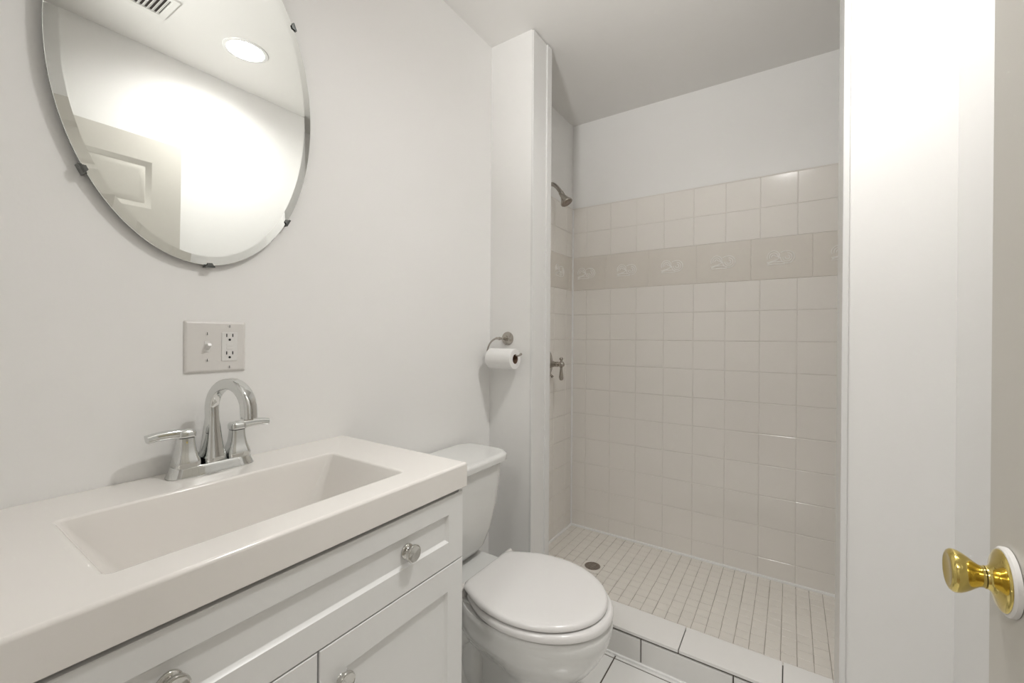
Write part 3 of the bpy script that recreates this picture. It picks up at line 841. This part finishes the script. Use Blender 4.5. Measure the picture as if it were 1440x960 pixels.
va = thing('shower_valve', 'brushed nickel lever shower valve on the tiled left shower wall', 'shower valve', (XT, SY, -.150))
VC = (XT, SY, -.145)
bm = B()
lathe(bm, [(.080, -.001), (.0815, .002), (.078, .005), (.060, .0125), (.040, .019), (.028, .0235)], VC, (1, 0, 0), 48)
obj('escutcheon', bm, M['nickel'], va, 45)
bm = B()
lathe(bm, [(.028, .022), (.024, .030), (.0185, .042), (.0145, .054), (.0125, .062), (.0142, .064), (.0142, .067), (.0118, .069), (.0118, .071), (.0142, .073), (.0142, .076), (.011, .078), (.010, .083)], VC, (1, 0, 0), 36)
obj('stem', bm, M['nickel'], va, 45)
bm = B()
hx = XT + .0955
lathe(bm, [(.0005, -.0175), (.009, -.0155), (.0150, -.008), (.0168, 0), (.0150, .008), (.009, .0155), (.0005, .0175)], (hx, SY, VC[2]), (1, 0, 0), 28)
lathe(bm, [(.006, .012), (.0052, .021), (.0085, .024), (.0105, .029), (.0085, .035), (.001, .038)], (hx, SY, VC[2]), (0, 0, 1), 24)
lathe(bm, [(.0075, .012), (.0065, .022), (.0072, .034), (.0092, .050), (.0112, .064), (.0118, .072), (.0105, .079), (.006, .0835), (.001, .0845)], (hx, SY, VC[2]), (0, 0, -1), 24)
obj('lever_handle', bm, M['nickel'], va, 50)
bm = B()
tube(bm, [(XT + .008, SY, VC[2] - .045), (XT + .026, SY, VC[2] - .055), (XT + .040, SY, VC[2] - .064), (XT + .046, SY, VC[2] - .070)], [.0095, .0075, .0062, .0085], 14, 5)
obj('diverter', bm, M['nickel'], va, 50)

# ================================================================== FLOOR DRAIN
dr = thing('floor_drain', 'round dark metal drain set in the mosaic shower floor', 'drain', (*DRAIN, ZS))
bm = B()
lathe(bm, [(.0440, -.003), (.0440, .0002), (.0415, .0012), (.0385, .0008), (.0385, -.004)], (*DRAIN, ZS), (0, 0, 1), 40, 0, False, False)
obj('rim', bm, M['mosaic'], dr, 40)
bm = B()
lathe(bm, [(.0385, -.004), (.0385, .0006), (.036, .0012), (.0345, .0002), (.0345, -.004)], (*DRAIN, ZS), (0, 0, 1), 40, 0, False, False)
for k in range(-3, 4):
    y = k * .0095; h = sqrt(.0355 ** 2 - y * y)
    box(bm, DRAIN[0] - h, DRAIN[0] + h, DRAIN[1] + y - .0015, DRAIN[1] + y + .0015, ZS - .002, ZS + .0008, .0006)
for k in (-1, 1):
    box(bm, DRAIN[0] + k * .012 - .0012, DRAIN[0] + k * .012 + .0012, DRAIN[1] - .032, DRAIN[1] + .032, ZS - .002, ZS + .0006, .0005)
obj('grate', bm, M['drainm'], dr, 40)
bm = B(); lathe(bm, [(.038, -.0035), (.0375, -.003)], (*DRAIN, ZS), (0, 0, 1), 32)  # flat black disc, its colour stands in for shade below the grate
obj('sump_shade_disc', bm, M['black'], dr, 40, label='black disc painting in the shade under the grate')

# ================================================================== CEILING FITTINGS
lt = thing('recessed_light', 'round white recessed ceiling light, lit, seen in the oval mirror', 'ceiling light', (*LIGHT_XY, ZC))
bm = B()
lathe(bm, [(.0905, -.0004), (.0915, .0008), (.0895, .0035), (.080, .0050), (.0750, .0042), (.0735, .0015), (.0715, -.010), (.0700, -LDEP - .002), (.0800, -LDEP - .002), (.0905, -.0004)], (*LIGHT_XY, ZC), (0, 0, -1), 64, 0, False, False)
obj('trim_ring', bm, M['trim'], lt, 40)
bm = B()
lathe(bm, [(.0700, -LDEP), (.0690, -LDEP + .0015), (.05, -LDEP + .003), (.0005, -LDEP + .004)], (*LIGHT_XY, ZC), (0, 0, -1), 48)
obj('lens', bm, M['lens'], lt, 40, label='glowing round diffuser')
bl = bpy.data.lights.new('downlight_beam', 'AREA'); bl.shape = 'DISK'; bl.size = 0.136; bl.energy = DOWNLIGHT_WATTS
bl.color = (1.0, 0.99, 0.972); bl.spread = radians(160)
blo = bpy.data.objects.new('downlight_beam', bl); COL.objects.link(blo)
blo.location = (*LIGHT_XY, ZC + LDEP - .0055)

vt = thing('ceiling_vent', 'white louvred ceiling vent seen at the top of the oval mirror', 'vent', (-.10, .51, ZC))
VX0, VX1, VY0, VY1 = -0.125, 0.050, 0.365, 0.672
bm = B()
for (a, b, c, d) in ((VX0, VX1, VY0, VY0 + .022), (VX0, VX1, VY1 - .022, VY1), (VX0, VX0 + .022, VY0 + .02, VY1 - .02), (VX1 - .022, VX1, VY0 + .02, VY1 - .02)):
    box(bm, a, b, c, d, ZC - .008, ZC + .001, .0025)
obj('frame', bm, M['ventm'], vt, 35)
bm = B(); box(bm, VX0 + .01, VX1 - .01, VY0 + .01, VY1 - .01, ZC - .0008, ZC + .002)  # flat dark sheet, the duct's shade put into its colour
obj('duct_shade_sheet', bm, M['dark'], vt, 0, label='dark sheet painting in the shade of the duct behind the slats')
ns = 17
for k in range(ns):
    y = VY0 + .030 + (VY1 - VY0 - .060) * k / (ns - 1)
    bm = B()
    r0 = [(VX0 + .018, y - .0055, ZC - .0065), (VX0 + .018, y - .0047, ZC - .0072), (VX0 + .018, y + .0048, ZC - .0018), (VX0 + .018, y + .004, ZC - .0010)]
    loft(bm, [r0, [(VX1 - .018, b, c) for a, b, c in r0]])
    obj('slat', bm, M['ventm'], vt, 0)
